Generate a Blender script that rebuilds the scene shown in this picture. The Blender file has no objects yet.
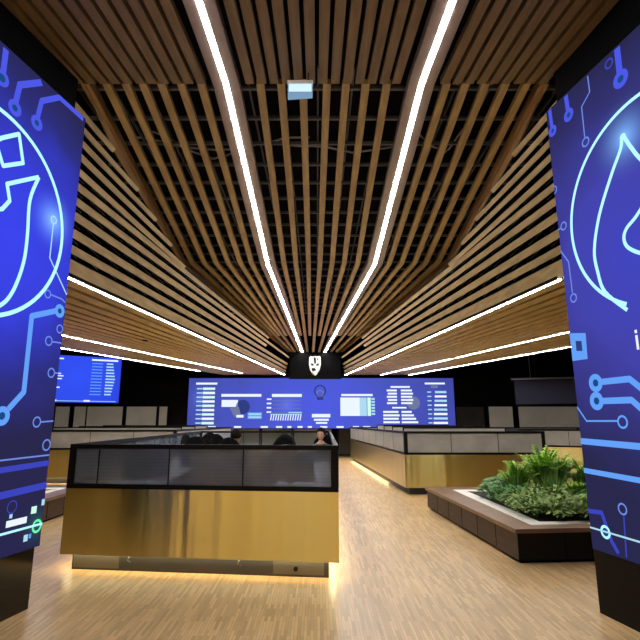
import bpy, bmesh, math, random
from mathutils import Vector, Matrix
random.seed(7)
C = bpy.context.scene.collection
PI = math.pi

# ------------------------------------------------------------------ materials
def nm(name):
    m = bpy.data.materials.new(name); m.use_nodes = True
    nt = m.node_tree; b = nt.nodes['Principled BSDF']
    return m, nt, b
def N(nt, t, **kw):
    n = nt.nodes.new(t)
    for k, v in kw.items(): setattr(n, k, v)
    return n
def plain(name, col, rough=.5, metal=0, spec=.5, var=0.0, scale=8):
    m, nt, b = nm(name)
    b.inputs['Roughness'].default_value = rough; b.inputs['Metallic'].default_value = metal
    b.inputs['Specular IOR Level'].default_value = spec
    if var:
        tc = N(nt, 'ShaderNodeTexCoord'); no = N(nt, 'ShaderNodeTexNoise'); no.inputs['Scale'].default_value = scale
        nt.links.new(tc.outputs['Object'], no.inputs['Vector'])
        r = N(nt, 'ShaderNodeValToRGB')
        r.color_ramp.elements[0].position = .3; r.color_ramp.elements[1].position = .7
        r.color_ramp.elements[0].color = (*[c*(1-var) for c in col], 1); r.color_ramp.elements[1].color = (*[min(1, c*(1+var)) for c in col], 1)
        nt.links.new(no.outputs['Fac'], r.inputs['Fac']); nt.links.new(r.outputs['Color'], b.inputs['Base Color'])
    else: b.inputs['Base Color'].default_value = (*col, 1)
    return m
def emis(name, col, s):
    m = bpy.data.materials.new(name); m.use_nodes = True; nt = m.node_tree; nt.nodes.clear()
    e = N(nt, 'ShaderNodeEmission'); o = N(nt, 'ShaderNodeOutputMaterial')
    e.inputs['Color'].default_value = (*col, 1); e.inputs['Strength'].default_value = s
    nt.links.new(e.outputs[0], o.inputs['Surface']); return m
def wood(name, c1, c2, sc=(6, .7, 6), rough=.5):
    m, nt, b = nm(name)
    tc = N(nt, 'ShaderNodeTexCoord'); mp = N(nt, 'ShaderNodeMapping'); mp.inputs['Scale'].default_value = sc
    no = N(nt, 'ShaderNodeTexNoise'); no.inputs['Scale'].default_value = 3; no.inputs['Detail'].default_value = 6
    r = N(nt, 'ShaderNodeValToRGB'); r.color_ramp.elements[0].position = .3; r.color_ramp.elements[1].position = .7
    r.color_ramp.elements[0].color = (*c1, 1); r.color_ramp.elements[1].color = (*c2, 1)
    nt.links.new(tc.outputs['Object'], mp.inputs['Vector']); nt.links.new(mp.outputs[0], no.inputs['Vector'])
    nt.links.new(no.outputs['Fac'], r.inputs['Fac']); nt.links.new(r.outputs['Color'], b.inputs['Base Color'])
    b.inputs['Roughness'].default_value = rough
    return m
M = {}
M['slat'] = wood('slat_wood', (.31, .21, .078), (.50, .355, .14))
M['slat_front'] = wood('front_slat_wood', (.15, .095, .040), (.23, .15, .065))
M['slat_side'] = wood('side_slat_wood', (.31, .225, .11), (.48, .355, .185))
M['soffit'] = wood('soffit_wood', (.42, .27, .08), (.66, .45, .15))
M['fascia'] = wood('fascia_wood', (.26, .15, .055), (.36, .22, .09))
M['taupe'] = plain('taupe_board', (.32, .25, .215), .5, var=.08)
M['black'] = plain('matt_black', (.003, .003, .0035), .8, spec=.04)
M['void'] = plain('ceiling_void', (.008, .008, .010), .9, spec=.05)
M['grid'] = plain('carrier_grey', (.13, .13, .145), .5)
M['blackmetal'] = plain('black_frame', (.004, .004, .005), .5, spec=.15)
M['darkwall'] = plain('dark_wall', (.012, .012, .015), .6, spec=.2, var=.2, scale=1.5)
M['charcoal'] = plain('charcoal_panel', (.045, .043, .047), .5, var=.15, scale=2)
M['beige'] = plain('glowing_beige_blind', (.52, .48, .41), .8, var=.12, scale=1.2)
M['beige'].node_tree.nodes['Principled BSDF'].inputs['Emission Color'].default_value = (.9, .82, .7, 1); M['beige'].node_tree.nodes['Principled BSDF'].inputs['Emission Strength'].default_value = .07  # faint glow in the blinds stands in for light inside the offices
M['steel'] = plain('brushed_steel', (.13, .12, .105), .45, .7)
M['darksteel'] = plain('dark_steel', (.05, .048, .05), .5, .6)
M['white'] = plain('white_laminate', (.72, .70, .66), .35)
M['chairfab'] = plain('black_chair_fabric', (.004, .004, .005), .9, spec=.1)
M['cream'] = plain('cream_reflect_panel', (.75, .62, .42), .8, var=.05)
M['plinthwood'] = plain('black_gloss_plinth', (.012, .010, .009), .12)
M['cable'] = plain('pale_cable', (.45, .45, .45), .5)
M['skin'] = plain('skin', (.50, .28, .19), .5)
M['hair'] = plain('dark_hair', (.010, .007, .006), .9, spec=.1, var=.3, scale=40)
M['shirt_grey'] = plain('grey_shirt', (.30, .30, .33), .8)
M['shirt_dark'] = plain('dark_shirt', (.05, .05, .06), .8)
M['trousers'] = plain('navy_trousers', (.02, .022, .04), .8)
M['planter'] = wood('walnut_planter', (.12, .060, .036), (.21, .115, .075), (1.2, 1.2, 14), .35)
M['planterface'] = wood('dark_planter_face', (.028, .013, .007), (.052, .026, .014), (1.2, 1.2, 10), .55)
M['planterblack'] = plain('black_planter_face', (.006, .005, .0045), .5, spec=.15)
M['gravel'] = plain('white_gravel', (.74, .72, .69), .8, var=.2, scale=60)
M['soil'] = plain('soil', (.02, .014, .01), .9, var=.4, scale=20)
M['led'] = emis('led_white', (1, .97, .93), 85)
M['led_side'] = emis('led_warm_white', (1, .94, .84), 72)
M['glow'] = emis('led_amber', (1, .82, .45), 22)
M['signlit'] = emis('sign_lit', (.62, .82, 1), 1.15)
M['signdim'] = emis('sign_dim', (.25, .42, .62), .8)
M['wh'] = emis('screen_white', (.85, .93, 1), 1.0)
M['wh2'] = emis('screen_pale_cyan', (.42, .72, .88), 1.0)
M['ring'] = emis('screen_ring', (.42, .84, 1), 1.25)
M['circuit'] = emis('screen_circuit_blue', (.075, .10, .80), 1)
M['circuit2'] = emis('screen_circuit_sky', (.13, .36, .95), 1)
M['thinline'] = emis('screen_thin_line', (.16, .26, .80), 1)
M['band'] = emis('screen_band', (.045, .06, .52), 1)
M['nodecore'] = emis('screen_node_core', (.01, .07, .25), 1)
M['green'] = emis('screen_green', (.15, .85, .40), 1.1)
M['palegreen'] = emis('screen_pale_green', (.65, 1, .80), 1)
M['darkblue'] = emis('screen_dark_blue', (.03, .05, .22), 1)
M['greyblue'] = emis('screen_grey_blue', (.16, .19, .36), 1)
M['navy_off'] = plain('switched_off_screen', (.006, .008, .045), .6)
M['emblem'] = plain('emblem_silver', (.75, .74, .72), .35, .2)

def screen_bg(name, stops, centre, radius, nodes=(), zdark=None):
    """screen picture: blue that falls off from the ring's centre, plus bright sparks"""
    m = bpy.data.materials.new(name); m.use_nodes = True; nt = m.node_tree; nt.nodes.clear()
    e = N(nt, 'ShaderNodeEmission'); o = N(nt, 'ShaderNodeOutputMaterial')
    tc = N(nt, 'ShaderNodeTexCoord')
    def dist(p):
        d = N(nt, 'ShaderNodeVectorMath', operation='DISTANCE'); nt.links.new(tc.outputs['Object'], d.inputs[0]); d.inputs[1].default_value = p
        return d.outputs['Value']
    dv = N(nt, 'ShaderNodeMath', operation='DIVIDE'); nt.links.new(dist(centre), dv.inputs[0]); dv.inputs[1].default_value = radius
    no = N(nt, 'ShaderNodeTexNoise'); no.inputs['Scale'].default_value = 1.6; nt.links.new(tc.outputs['Object'], no.inputs['Vector'])
    ad = N(nt, 'ShaderNodeMath', operation='MULTIPLY_ADD'); nt.links.new(no.outputs['Fac'], ad.inputs[0]); ad.inputs[1].default_value = .35
    sb = N(nt, 'ShaderNodeMath', operation='SUBTRACT'); nt.links.new(dv.outputs[0], sb.inputs[0]); sb.inputs[1].default_value = .17
    nt.links.new(sb.outputs[0], ad.inputs[2])
    r = N(nt, 'ShaderNodeValToRGB'); els = r.color_ramp.elements
    els[0].position, els[0].color = stops[0][0], (*stops[0][1], 1)
    els[1].position, els[1].color = stops[-1][0], (*stops[-1][1], 1)
    for p, c in stops[1:-1]:
        el = els.new(p); el.color = (*c, 1)
    nt.links.new(ad.outputs[0], r.inputs['Fac'])
    col = r.outputs['Color']
    for p, rad, c in nodes:
        mr = N(nt, 'ShaderNodeMapRange'); mr.interpolation_type = 'LINEAR'
        nt.links.new(dist(p), mr.inputs['Value'])
        mr.inputs['From Min'].default_value = 0; mr.inputs['From Max'].default_value = rad
        mr.inputs['To Min'].default_value = 1; mr.inputs['To Max'].default_value = 0
        pw = N(nt, 'ShaderNodeMath', operation='POWER'); nt.links.new(mr.outputs[0], pw.inputs[0]); pw.inputs[1].default_value = 3
        mx = N(nt, 'ShaderNodeMix', data_type='RGBA', blend_type='ADD')
        nt.links.new(pw.outputs[0], mx.inputs['Factor']); nt.links.new(col, mx.inputs[6]); mx.inputs[7].default_value = (*c, 1)
        col = mx.outputs[2]
    nt.links.new(col, e.inputs['Color']); e.inputs['Strength'].default_value = 1
    nt.links.new(e.outputs[0], o.inputs['Surface']); return m

def make_gold():
    m, nt, b = nm('brushed_gold')
    b.inputs['Base Color'].default_value = (.78, .66, .27, 1)
    b.inputs['Metallic'].default_value = 1; b.inputs['Roughness'].default_value = .30
    b.inputs['Anisotropic'].default_value = .97
    cx = N(nt, 'ShaderNodeCombineXYZ'); cx.inputs[0].default_value = 0; cx.inputs[2].default_value = 1
    nt.links.new(cx.outputs[0], b.inputs['Tangent'])
    tc = N(nt, 'ShaderNodeTexCoord'); mp = N(nt, 'ShaderNodeMapping'); mp.inputs['Scale'].default_value = (3.4, 3.4, .12)
    no = N(nt, 'ShaderNodeTexNoise'); no.inputs['Scale'].default_value = 1.6; no.inputs['Detail'].default_value = 1.5
    bp = N(nt, 'ShaderNodeBump'); bp.inputs['Strength'].default_value = .6; bp.inputs['Distance'].default_value = .03
    nt.links.new(tc.outputs['Object'], mp.inputs['Vector']); nt.links.new(mp.outputs[0], no.inputs['Vector'])
    nt.links.new(no.outputs['Fac'], bp.inputs['Height']); nt.links.new(bp.outputs[0], b.inputs['Normal'])
    return m
M['gold'] = make_gold()

def make_glass(name, col, trans, rough=.12):
    m, nt, b = nm(name)
    b.inputs['Roughness'].default_value = rough
    out = nt.nodes['Material Output']
    tc = N(nt, 'ShaderNodeTexCoord'); mp = N(nt, 'ShaderNodeMapping'); mp.inputs['Scale'].default_value = (1, 1, 1)
    w = N(nt, 'ShaderNodeTexWave'); w.wave_type = 'BANDS'; w.bands_direction = 'Z'; w.inputs['Scale'].default_value = 9
    no = N(nt, 'ShaderNodeTexNoise'); no.inputs['Scale'].default_value = 3
    nt.links.new(tc.outputs['Object'], w.inputs['Vector']); nt.links.new(tc.outputs['Object'], no.inputs['Vector'])
    a = N(nt, 'ShaderNodeMath', operation='MULTIPLY_ADD'); nt.links.new(w.outputs['Fac'], a.inputs[0]); a.inputs[1].default_value = .14
    nt.links.new(no.outputs['Fac'], a.inputs[2])
    r = N(nt, 'ShaderNodeValToRGB'); r.color_ramp.elements[0].position = .35; r.color_ramp.elements[1].position = .95
    r.color_ramp.elements[0].color = (*[c*.8 for c in col], 1); r.color_ramp.elements[1].color = (*[c*1.15 for c in col], 1)
    nt.links.new(a.outputs[0], r.inputs['Fac']); nt.links.new(r.outputs['Color'], b.inputs['Base Color'])
    t = N(nt, 'ShaderNodeBsdfTransparent'); t.inputs['Color'].default_value = (.85, .9, 1, 1)
    mx = N(nt, 'ShaderNodeMixShader'); mx.inputs[0].default_value = trans
    nt.links.new(b.outputs[0], mx.inputs[1]); nt.links.new(t.outputs[0], mx.inputs[2]); nt.links.new(mx.outputs[0], out.inputs['Surface'])
    return m
M['glass_front'] = make_glass('smoked_mesh_glass', (.15, .18, .24), .30, .07)
M['clear'] = make_glass('clear_glass', (.2, .22, .22), .9, .05)
M['glass_side'] = make_glass('pale_mesh_glass', (.40, .40, .39), .12, .3)

def make_floor():
    m, nt, b = nm('strip_parquet')
    tc = N(nt, 'ShaderNodeTexCoord'); mp = N(nt, 'ShaderNodeMapping'); mp.inputs['Rotation'].default_value = (0, 0, PI/2)
    br = N(nt, 'ShaderNodeTexBrick'); br.offset = .37
    br.inputs['Scale'].default_value = 1; br.inputs['Brick Width'].default_value = .26; br.inputs['Row Height'].default_value = .024
    br.inputs['Mortar Size'].default_value = .0012; br.inputs['Bias'].default_value = 0
    br.inputs['Color1'].default_value = (.46, .30, .135, 1); br.inputs['Color2'].default_value = (.71, .485, .24, 1); br.inputs['Mortar'].default_value = (.38, .24, .125, 1)
    nt.links.new(tc.outputs['Object'], mp.inputs['Vector']); nt.links.new(mp.outputs[0], br.inputs['Vector'])
    no = N(nt, 'ShaderNodeTexNoise'); no.inputs['Scale'].default_value = 1.1; no.inputs['Detail'].default_value = 5
    nt.links.new(tc.outputs['Object'], no.inputs['Vector'])
    mx = N(nt, 'ShaderNodeMix', data_type='RGBA', blend_type='MULTIPLY'); mx.inputs['Factor'].default_value = .35
    r = N(nt, 'ShaderNodeValToRGB'); r.color_ramp.elements[0].position = .35; r.color_ramp.elements[0].color = (.62, .60, .58, 1); r.color_ramp.elements[1].position = .65
    nt.links.new(no.outputs['Fac'], r.inputs['Fac']); nt.links.new(br.outputs['Color'], mx.inputs[6]); nt.links.new(r.outputs['Color'], mx.inputs[7])
    nt.links.new(mx.outputs[2], b.inputs['Base Color'])
    b.inputs['Roughness'].default_value = .36; b.inputs['Specular IOR Level'].default_value = .5
    return m
M['floor'] = make_floor()

def leafmat(name, a, b_):
    m = plain(name, a, .45); nt = m.node_tree; b = nt.nodes['Principled BSDF']
    tc = N(nt, 'ShaderNodeTexCoord'); no = N(nt, 'ShaderNodeTexNoise'); no.inputs['Scale'].default_value = 14
    r = N(nt, 'ShaderNodeValToRGB'); r.color_ramp.elements[0].position = .35; r.color_ramp.elements[1].position = .65
    r.color_ramp.elements[0].color = (*a, 1); r.color_ramp.elements[1].color = (*b_, 1)
    nt.links.new(tc.outputs['Object'], no.inputs['Vector']); nt.links.new(no.outputs['Fac'], r.inputs['Fac']); nt.links.new(r.outputs['Color'], b.inputs['Base Color'])
    return m
M['fern'] = leafmat('bright_frond', (.16, .42, .03), (.50, .80, .08))
M['grass'] = leafmat('dark_blade', (.06, .17, .03), (.20, .33, .08))
M['varieg'] = leafmat('variegated_leaf', (.09, .24, .03), (.46, .60, .20))
M['deep'] = leafmat('deep_green_leaf', (.03, .17, .04), (.13, .38, .10))
M['stem'] = plain('stem_green', (.10, .14, .05), .6)

# ------------------------------------------------------------------ mesh helpers
class MB:
    def __init__(s): s.bm = bmesh.new(); s.mats = []
    def mi(s, m):
        if m is None: return 0
        if m not in s.mats: s.mats.append(m)
        return s.mats.index(m)
    def face(s, pts, m=None, smooth=False):
        vs = [s.bm.verts.new(p) for p in pts]; f = s.bm.faces.new(vs); f.material_index = s.mi(m); f.smooth = smooth; return f
    def hexa(s, a, b, m=None):
        """a, b: two quads (lists of four points) joined into a solid"""
        va = [s.bm.verts.new(p) for p in a]; vb = [s.bm.verts.new(p) for p in b]; i = s.mi(m)
        n = len(va)
        for f in ([va[::-1], vb] + [[va[k], va[(k+1) % n], vb[(k+1) % n], vb[k]] for k in range(n)]):
            s.bm.faces.new(f).material_index = i
    def box(s, x0, x1, y0, y1, z0, z1, m=None):
        s.hexa([(x0, y0, z0), (x1, y0, z0), (x1, y1, z0), (x0, y1, z0)], [(x0, y0, z1), (x1, y0, z1), (x1, y1, z1), (x0, y1, z1)], m)
    def prism(s, poly, z0, z1, m=None):
        s.hexa([(p[0], p[1], z0) for p in poly], [(p[0], p[1], z1) for p in poly], m)
    def beam(s, P, Q, w0, w1, d, wd=(1, 0, 0), up=(0, 0, 1), m=None):
        """slat from P to Q: underside centred on PQ, width w along wd, depth d towards up"""
        P, Q = Vector(P), Vector(Q); wd = Vector(wd).normalized(); up = Vector(up).normalized()*d
        def q(p, w): h = wd*w/2; return [p-h, p+h, p+h+up, p-h+up]
        s.hexa(q(P, w0), q(Q, w1), m)
    def tube(s, pts, r, n=8, m=None, r1=None):
        pts = [Vector(p) for p in pts]; rings = []
        for k, p in enumerate(pts):
            t = (pts[min(k+1, len(pts)-1)]-pts[max(k-1, 0)]).normalized()
            a = t.orthogonal().normalized() if abs(t.z) < .9 else Vector((1, 0, 0)); a = (a - t*a.dot(t)).normalized(); b = t.cross(a)
            rr = r if r1 is None else r+(r1-r)*k/(len(pts)-1)
            rings.append([s.bm.verts.new(p+a*math.cos(2*PI*j/n)*rr+b*math.sin(2*PI*j/n)*rr) for j in range(n)])
        i = s.mi(m)
        for A, B in zip(rings, rings[1:]):
            for j in range(n):
                f = s.bm.faces.new([A[j], A[(j+1) % n], B[(j+1) % n], B[j]]); f.material_index = i; f.smooth = True
        s.bm.faces.new(rings[0][::-1]).material_index = i; s.bm.faces.new(rings[-1]).material_index = i
    def ball(s, c, r, m=None, nu=12, nv=8, fn=None):
        c = Vector(c); rx, ry, rz = r if hasattr(r, '__len__') else (r, r, r); rows = []
        for a in range(nv+1):
            th = PI*a/nv; row = []
            for b in range(nu):
                ph = 2*PI*b/nu; d = Vector((math.sin(th)*math.cos(ph), math.sin(th)*math.sin(ph), math.cos(th)))
                p = Vector((d.x*rx, d.y*ry, d.z*rz))
                if fn: p = fn(p, d)
                row.append(p+c)
            rows.append(row)
        V = [[s.bm.verts.new(p) for p in row] for row in rows[1:-1]]
        top = s.bm.verts.new(rows[0][0]); bot = s.bm.verts.new(rows[-1][0]); i = s.mi(m)
        for j in range(nu):
            k = (j+1) % nu
            fs = [s.bm.faces.new([top, V[0][j], V[0][k]]), s.bm.faces.new([bot, V[-1][k], V[-1][j]])]
            for A, B in zip(V, V[1:]): fs.append(s.bm.faces.new([A[j], B[j], B[k], A[k]]))
            for f in fs: f.material_index = i; f.smooth = True
    def xf(s, mat): bmesh.ops.transform(s.bm, matrix=mat, verts=s.bm.verts)
    def build(s, name, parent=None, mat=None, fixn=True, label=None):
        if fixn: bmesh.ops.recalc_face_normals(s.bm, faces=s.bm.faces)
        base = Vector((0, 0, 0)); p = parent
        while p is not None: base = base + p.location; p = p.parent
        bmesh.ops.translate(s.bm, verts=s.bm.verts, vec=-base)
        me = bpy.data.meshes.new(name); s.bm.to_mesh(me); s.bm.free()
        for m in (s.mats or [mat]): me.materials.append(m)
        o = bpy.data.objects.new(name, me); C.objects.link(o); o.parent = parent
        if label: o['label'] = label
        return o
def thing(name, label, cat, loc=(0, 0, 0), group=None):
    o = bpy.data.objects.new(name, None); C.objects.link(o); o.location = loc; o.empty_display_size = .1
    o['label'] = label; o['category'] = cat
    if group: o['group'] = group
    return o
def tag(o, label, cat, group=None):
    o['label'] = label; o['category'] = cat
    if group: o['group'] = group
    return o
def struct(o): o['kind'] = 'structure'; return o
def L3(a, b, t): return tuple(a[i]+(b[i]-a[i])*t for i in range(3))

# ------------------------------------------------------------------ room shell
b = MB(); b.box(-12, 12, -6, 24, -.12, 0); struct(b.build('floor', None, M['floor']))
b = MB(); b.box(-12.2, -12, -6, 24, 0, 6.3); struct(b.build('wall_left', None, M['darkwall']))
b = MB(); b.box(12, 12.2, -6, 24, 0, 6.3); struct(b.build('wall_right', None, M['darkwall']))
b = MB(); b.box(-12, 12, 24, 24.2, 0, 6.3); struct(b.build('wall_back', None, M['darkwall']))
b = MB(); b.box(-12.2, 12.2, -6.2, -6, 0, 6.3, M['charcoal']); [b.box(x0, x1, -6, -5.97, .1, 4.2, M['cream']) for x0, x1 in ((-9.2, -8.6), (-7.6, -5.2), (-4.9, -3.1), (-2.3, -1.0), (-.7, 1.6))]; struct(b.build('wall_front'))  # unseen wall; cream panels added as bright patches for the gold cladding to reflect

ceil = MB(); ceil.box(-12.2, 12.2, -6.2, 24.2, 6.3, 6.45); ceil = struct(ceil.build('ceiling', None, M['void']))

YR, ZR = 4.565, 5.0         # row where the dense front bank ends
YK, ZK = 10.0, 4.8          # kink row
YC, ZC = 21.0, 4.45         # column
FR, FK, FC = .01058, .02147, .0432
# front bank of closely spaced slats
def front_x(x, y): return x*(1+.055*(YR-y))
b = MB()
n = 41
for i in range(n):
    x = (80+i*12.15-317)*FR
    if -1.22 < x+.96-0 < 0 and False: continue
    if abs(x+.955) < .17 or abs(x-1.105) < .17: continue
    y1 = YR; y0 = -2.5
    lim = 2.50 if x > 0 else 2.55
    P = (front_x(x, y0), y0, ZR); Q = (front_x(x, y1), y1, ZR)
    if abs(x) > lim: continue
    b.beam(P, Q, .090*1.25, .090, .07)
# outer slats that run in under the black head boxes
for sx in (-1, 1):
    for k in range(1, 9):
        x = sx*(2.5+k*.129); yend = YR-(abs(x)-2.46)/.27
        b.beam((front_x(x, -2.5), -2.5, ZR), (front_x(x, yend), yend, ZR), .112, .094, .07)
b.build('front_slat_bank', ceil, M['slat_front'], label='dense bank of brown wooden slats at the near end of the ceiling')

ROW_L = [106, 125.5, 142.5, 161, 181, 201]; KINK_L = [193, 205, 217, 229, 241, 252]; COL_L = [290.5, 292, 293.5, 295, 297, 299.2]
ROW_M = [260, 281, 303, 327, 346, 366, 387]; KINK_M = [284, 296, 308.5, 320, 332, 344, 357.5]; COL_M = [304.5, 307.3, 310.2, 313.2, 316.2, 319.2, 322.2]
ROW_R = [447, 466, 486, 506, 527]; KINK_R = [389, 401, 414, 425, 437]; COL_R = [328, 331, 334, 336.5, 339]
b = MB()
TI = .684
def cslat(b, r, k, c, short, w=1.0):
    R = ((r-317)*FR, YR, ZR); K = ((k-317)*FK, YK, ZK); E = ((c-317)*FC, YC, ZC)
    b.beam(R, K, .082*w, .100*w, .06)
    if short: E = L3(K, E, TI)
    b.beam(K, E, .100*w, .100*w if not short else .1, .06)
for A in ((ROW_L, KINK_L, COL_L), (ROW_M, KINK_M, COL_M), (ROW_R, KINK_R, COL_R)):
    for i, (r, k, c) in enumerate(zip(*A)): cslat(b, r, k, c, i % 2 == 0)
b.build('centre_slat_bank', ceil, M['slat'], label='open bank of wooden slats over the middle aisle')
# outermost centre slats with a hanging fascia
SIDE = {'L': ((-2.45, 4.6, 5.), (-3.5, 6.69, 3.5), (-1.15, 21, 4.42), (-1.39, 21.3, 3.5)),
        'R': ((2.42, 4.6, 5.), (3.47, 6.78, 3.5), (1.02, 21, 4.42), (1.22, 21.3, 3.5))}
VS = [.12, .18, .24, .305, .378, .453, .532, .615, .716, .815, .905]
TEND = {'L': [.0422, .0874, .1302, .1741, .2208], 'R': [.0482, .0888, .1277, .1676, .2101]}
CRE = {'L': (85, 183, 288.7), 'R': (545, 448.5, 341.6)}
for S in 'LR':
    P0, P1, Q0, Q1 = SIDE[S]; sg = -1 if S == 'L' else 1
    r, k, c = CRE[S]
    b = MB()
    R = ((r-317)*FR, YR, ZR); K = ((k-317)*FK, YK, ZK); E = ((c-317)*FC, YC, ZC)
    b.beam(R, K, .09, .11, .12); b.beam(K, E, .11, .10, .12)
    # fascia down to the heads of the side slats
    tops = [L3(R, K, t) for t in (0, .30, .54, .73, .875, 1)]
    ends = [L3(P0, Q0, 0)] + [L3(L3(P0, P1, v), L3(Q0, Q1, v), t) for v, t in zip(VS, TEND[S])]
    for i in range(5):
        a = [tops[i], tops[i+1], ends[i+1], ends[i]]
        off = Vector((sg*.03, 0, .02))
        b.hexa([Vector(p) for p in a], [Vector(p)+off for p in a])
    b.build('crease_fascia', ceil, M['fascia'], label='wooden crease board between centre and %s slats' % ('left' if S == 'L' else 'right'))
    b = MB(); bb = MB()
    for i, v in enumerate(VS):
        vq = v if i < 5 else (v-.40)/.60
        P = Vector(L3(P0, P1, v)); Q = Vector(L3(Q0, Q1, vq)); d = Q-P
        rail = (Vector(P1)-Vector(P0)).normalized()
        up = d.cross(rail).normalized()
        if up.z < 0: up = -up
        wdir = up.cross(d).normalized()
        t1 = TEND[S][i] if i < 5 else (1 if i % 2 == 0 or i > 7 else .72)
        A = P-d*.06 if i > 0 else P-d*.02
        B = P+d*t1
        nb = [abs(VS[j]-v) for j in (i-1, i+1) if 0 <= j < len(VS)]; pit = sum(nb)/len(nb)
        sn = (Vector(P1)-Vector(P0)).cross(d.normalized()).length; wa = pit*sn*.52; wb = (pit if i < 5 else pit/.6)*.93*.52
        b.beam(A, B, wa*1.02, wa+(wb-wa)*t1, .05, wdir, up)
    # broad board beside the light
    P = Vector(P1); Q = Vector(Q1); d = Q-P
    up = d.cross(rail).normalized(); up = up if up.z > 0 else -up
    wdir = up.cross(d).normalized()
    wd2 = wdir if wdir.z > 0 else -wdir
    b.beam(P-d*.08+wd2*.09, Q+wd2*.05, .14, .06, .05, wdir, up)
    b.build('side_slat_bank', ceil, M['slat_side'], label='sloping fan of pale wooden slats on the %s side' % ('left' if S == 'L' else 'right'))
    # small hangers seen between the side slats
    for i in range(5, 11):
        P = Vector(L3(P0, P1, VS[i]-.035)); Q = Vector(L3(Q0, Q1, (VS[i]-.435)/.6))
        for k in range(10):
            p = P+(Q-P)*(.015+k*.035)
            bb.tube([p+up*.12, p+up*.45], .008, 4)
    bb.build('slat_hangers', ceil, M['grid'])
# flat soffits with tight slats and their lines
SOF = {'L': [((-3.5, 6.69), (-1.39, 21.3)), ((-5.99, 11.3), (-3.13, 20.45)), ((-7.04, 13.4), (-4.69, 19.6))],
       'R': [((3.47, 6.78), (1.22, 21.3)), ((5.70, 10.9), (2.74, 21.3)), ((6.84, 13.2), (3.96, 21.3))]}
def online(seg, y):
    (x0, y0), (x1, y1) = seg; return x0+(x1-x0)*(y-y0)/(y1-y0)
ZS = 3.5
for S in 'LR':
    b = MB(); sg = -1 if S == 'L' else 1
    l1, l2, l3 = SOF[S]
    for k in range(11):
        w = (k+.5)/11
        y0 = 5.6+w*4.5
        x0 = online(l1, y0)*(1-w)+online(l2, y0)*w; x1 = online(l1, 21.3)*(1-w)+online(l2, 21.3)*w
        a = abs(online(l2, y0)-online(l1, y0))/11*(.68 if k < 6 else .82); c = abs(online(l2, 21.3)-online(l1, 21.3))/11*(.68 if k < 6 else .82)
        b.beam((x0, y0, ZS), (x1, 21.3, ZS), a, c, .06)
    for k in range(5):
        w = (k+.5)/5
        y0 = 10.3+w*2
        x0 = online(l2, y0)*(1-w)+online(l3, y0)*w; x1 = online(l2, 21.3)*(1-w)+online(l3, 21.3)*w
        a = abs(online(l3, y0)-online(l2, y0))/5*.95; c = abs(online(l3, 21.3)-online(l2, 21.3))/5*.95
        b.beam((x0, y0, ZS), (x1, 21.3, ZS), a, c, .06)
    b.build('side_soffit', ceil, M['soffit'], label='flat %s soffit of tight honey-coloured slats' % ('left' if S == 'L' else 'right'))
    b = MB()
    x0, x1 = online(l3, 11.5)+sg*.08, online(l3, 21.35)+sg*.08
    b.hexa([(x0, 11.5, ZS-.03), (x0+sg*.06, 11.5, ZS-.03), (x0+sg*.06, 11.5, 6.3), (x0, 11.5, 6.3)],
           [(x1, 21.35, ZS-.03), (x1+sg*.06, 21.35, ZS-.03), (x1+sg*.06, 21.35, 6.3), (x1, 21.35, 6.3)])
    b.build('soffit_edge', ceil, M['black'])
    # closing boards over the soffit
    b = MB(); b.hexa([(online(l1, 5), 5, ZS+.25), (online(l3, 5), 5, ZS+.25), (online(l3, 5), 5, ZS+.3), (online(l1, 5), 5, ZS+.3)],
                     [(online(l1, 21.3), 21.3, ZS+.25), (online(l3, 21.3), 21.3, ZS+.25), (online(l3, 21.3), 21.3, ZS+.3), (online(l1, 21.3), 21.3, ZS+.3)])
    b.build('soffit_backing', ceil, M['void'])
# carriers and ceiling services above the open slats
b = MB()
for k in range(22):
    y = 4.8+k*.55
    b.box(-3.0, 3.0, y, y+.035, 5.12, 5.16)
for k in range(15):
    x = -2.8+k*.4
    b.box(x, x+.02, 4.7, 17, 5.30, 5.34)
b.build('carrier_grid', ceil, M['grid'], label='dull grey metal carriers above the slats')
for pts, lab in (([(-2.6, 6.1, 5.35), (-1.4, 6.25, 5.22), (-.6, 6.15, 5.30), (.5, 6.25, 5.22), (2.2, 6.1, 5.3)], 'pale cable sagging across the open ceiling void over the aisle'),
                 ([(-2.2, 5.9, 5.30), (-1.5, 6.45, 5.20), (-.9, 6.1, 5.24), (-.1, 6.0, 5.3)], 'short looped cable in the ceiling void, left of the exit sign'),
                 ([(1.1, 5.5, 5.30), (1.4, 5.9, 5.20), (1.8, 6.3, 5.22), (2.0, 5.6, 5.3)], 'bent cable in the ceiling void on the right')):
    q = []
    for a, c in zip(pts, pts[1:]):
        for t in range(6): q.append(L3(a, c, t/6))
    q.append(pts[-1])
    b = MB(); b.tube([(x, y, z+.02*math.sin(i*1.3)) for i, (x, y, z) in enumerate(q)], .014, 6)
    tag(b.build('cable', None, M['cable']), lab, 'cable')

# bulkhead and column head at the far end
b = MB(); b.box(-12, 12, 21.42, 21.75, 3.42, 6.3); struct(b.build('trim_1', None, M['black']))
b = MB(); b.box(-1.17, 1.02, 20.98, 21.4, 3.36, 4.50, M['black']); b.box(-1.19, 1.04, 20.97, 21.41, 3.30, 3.36, M['black'])
struct(b.build('trim_2'))

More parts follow.
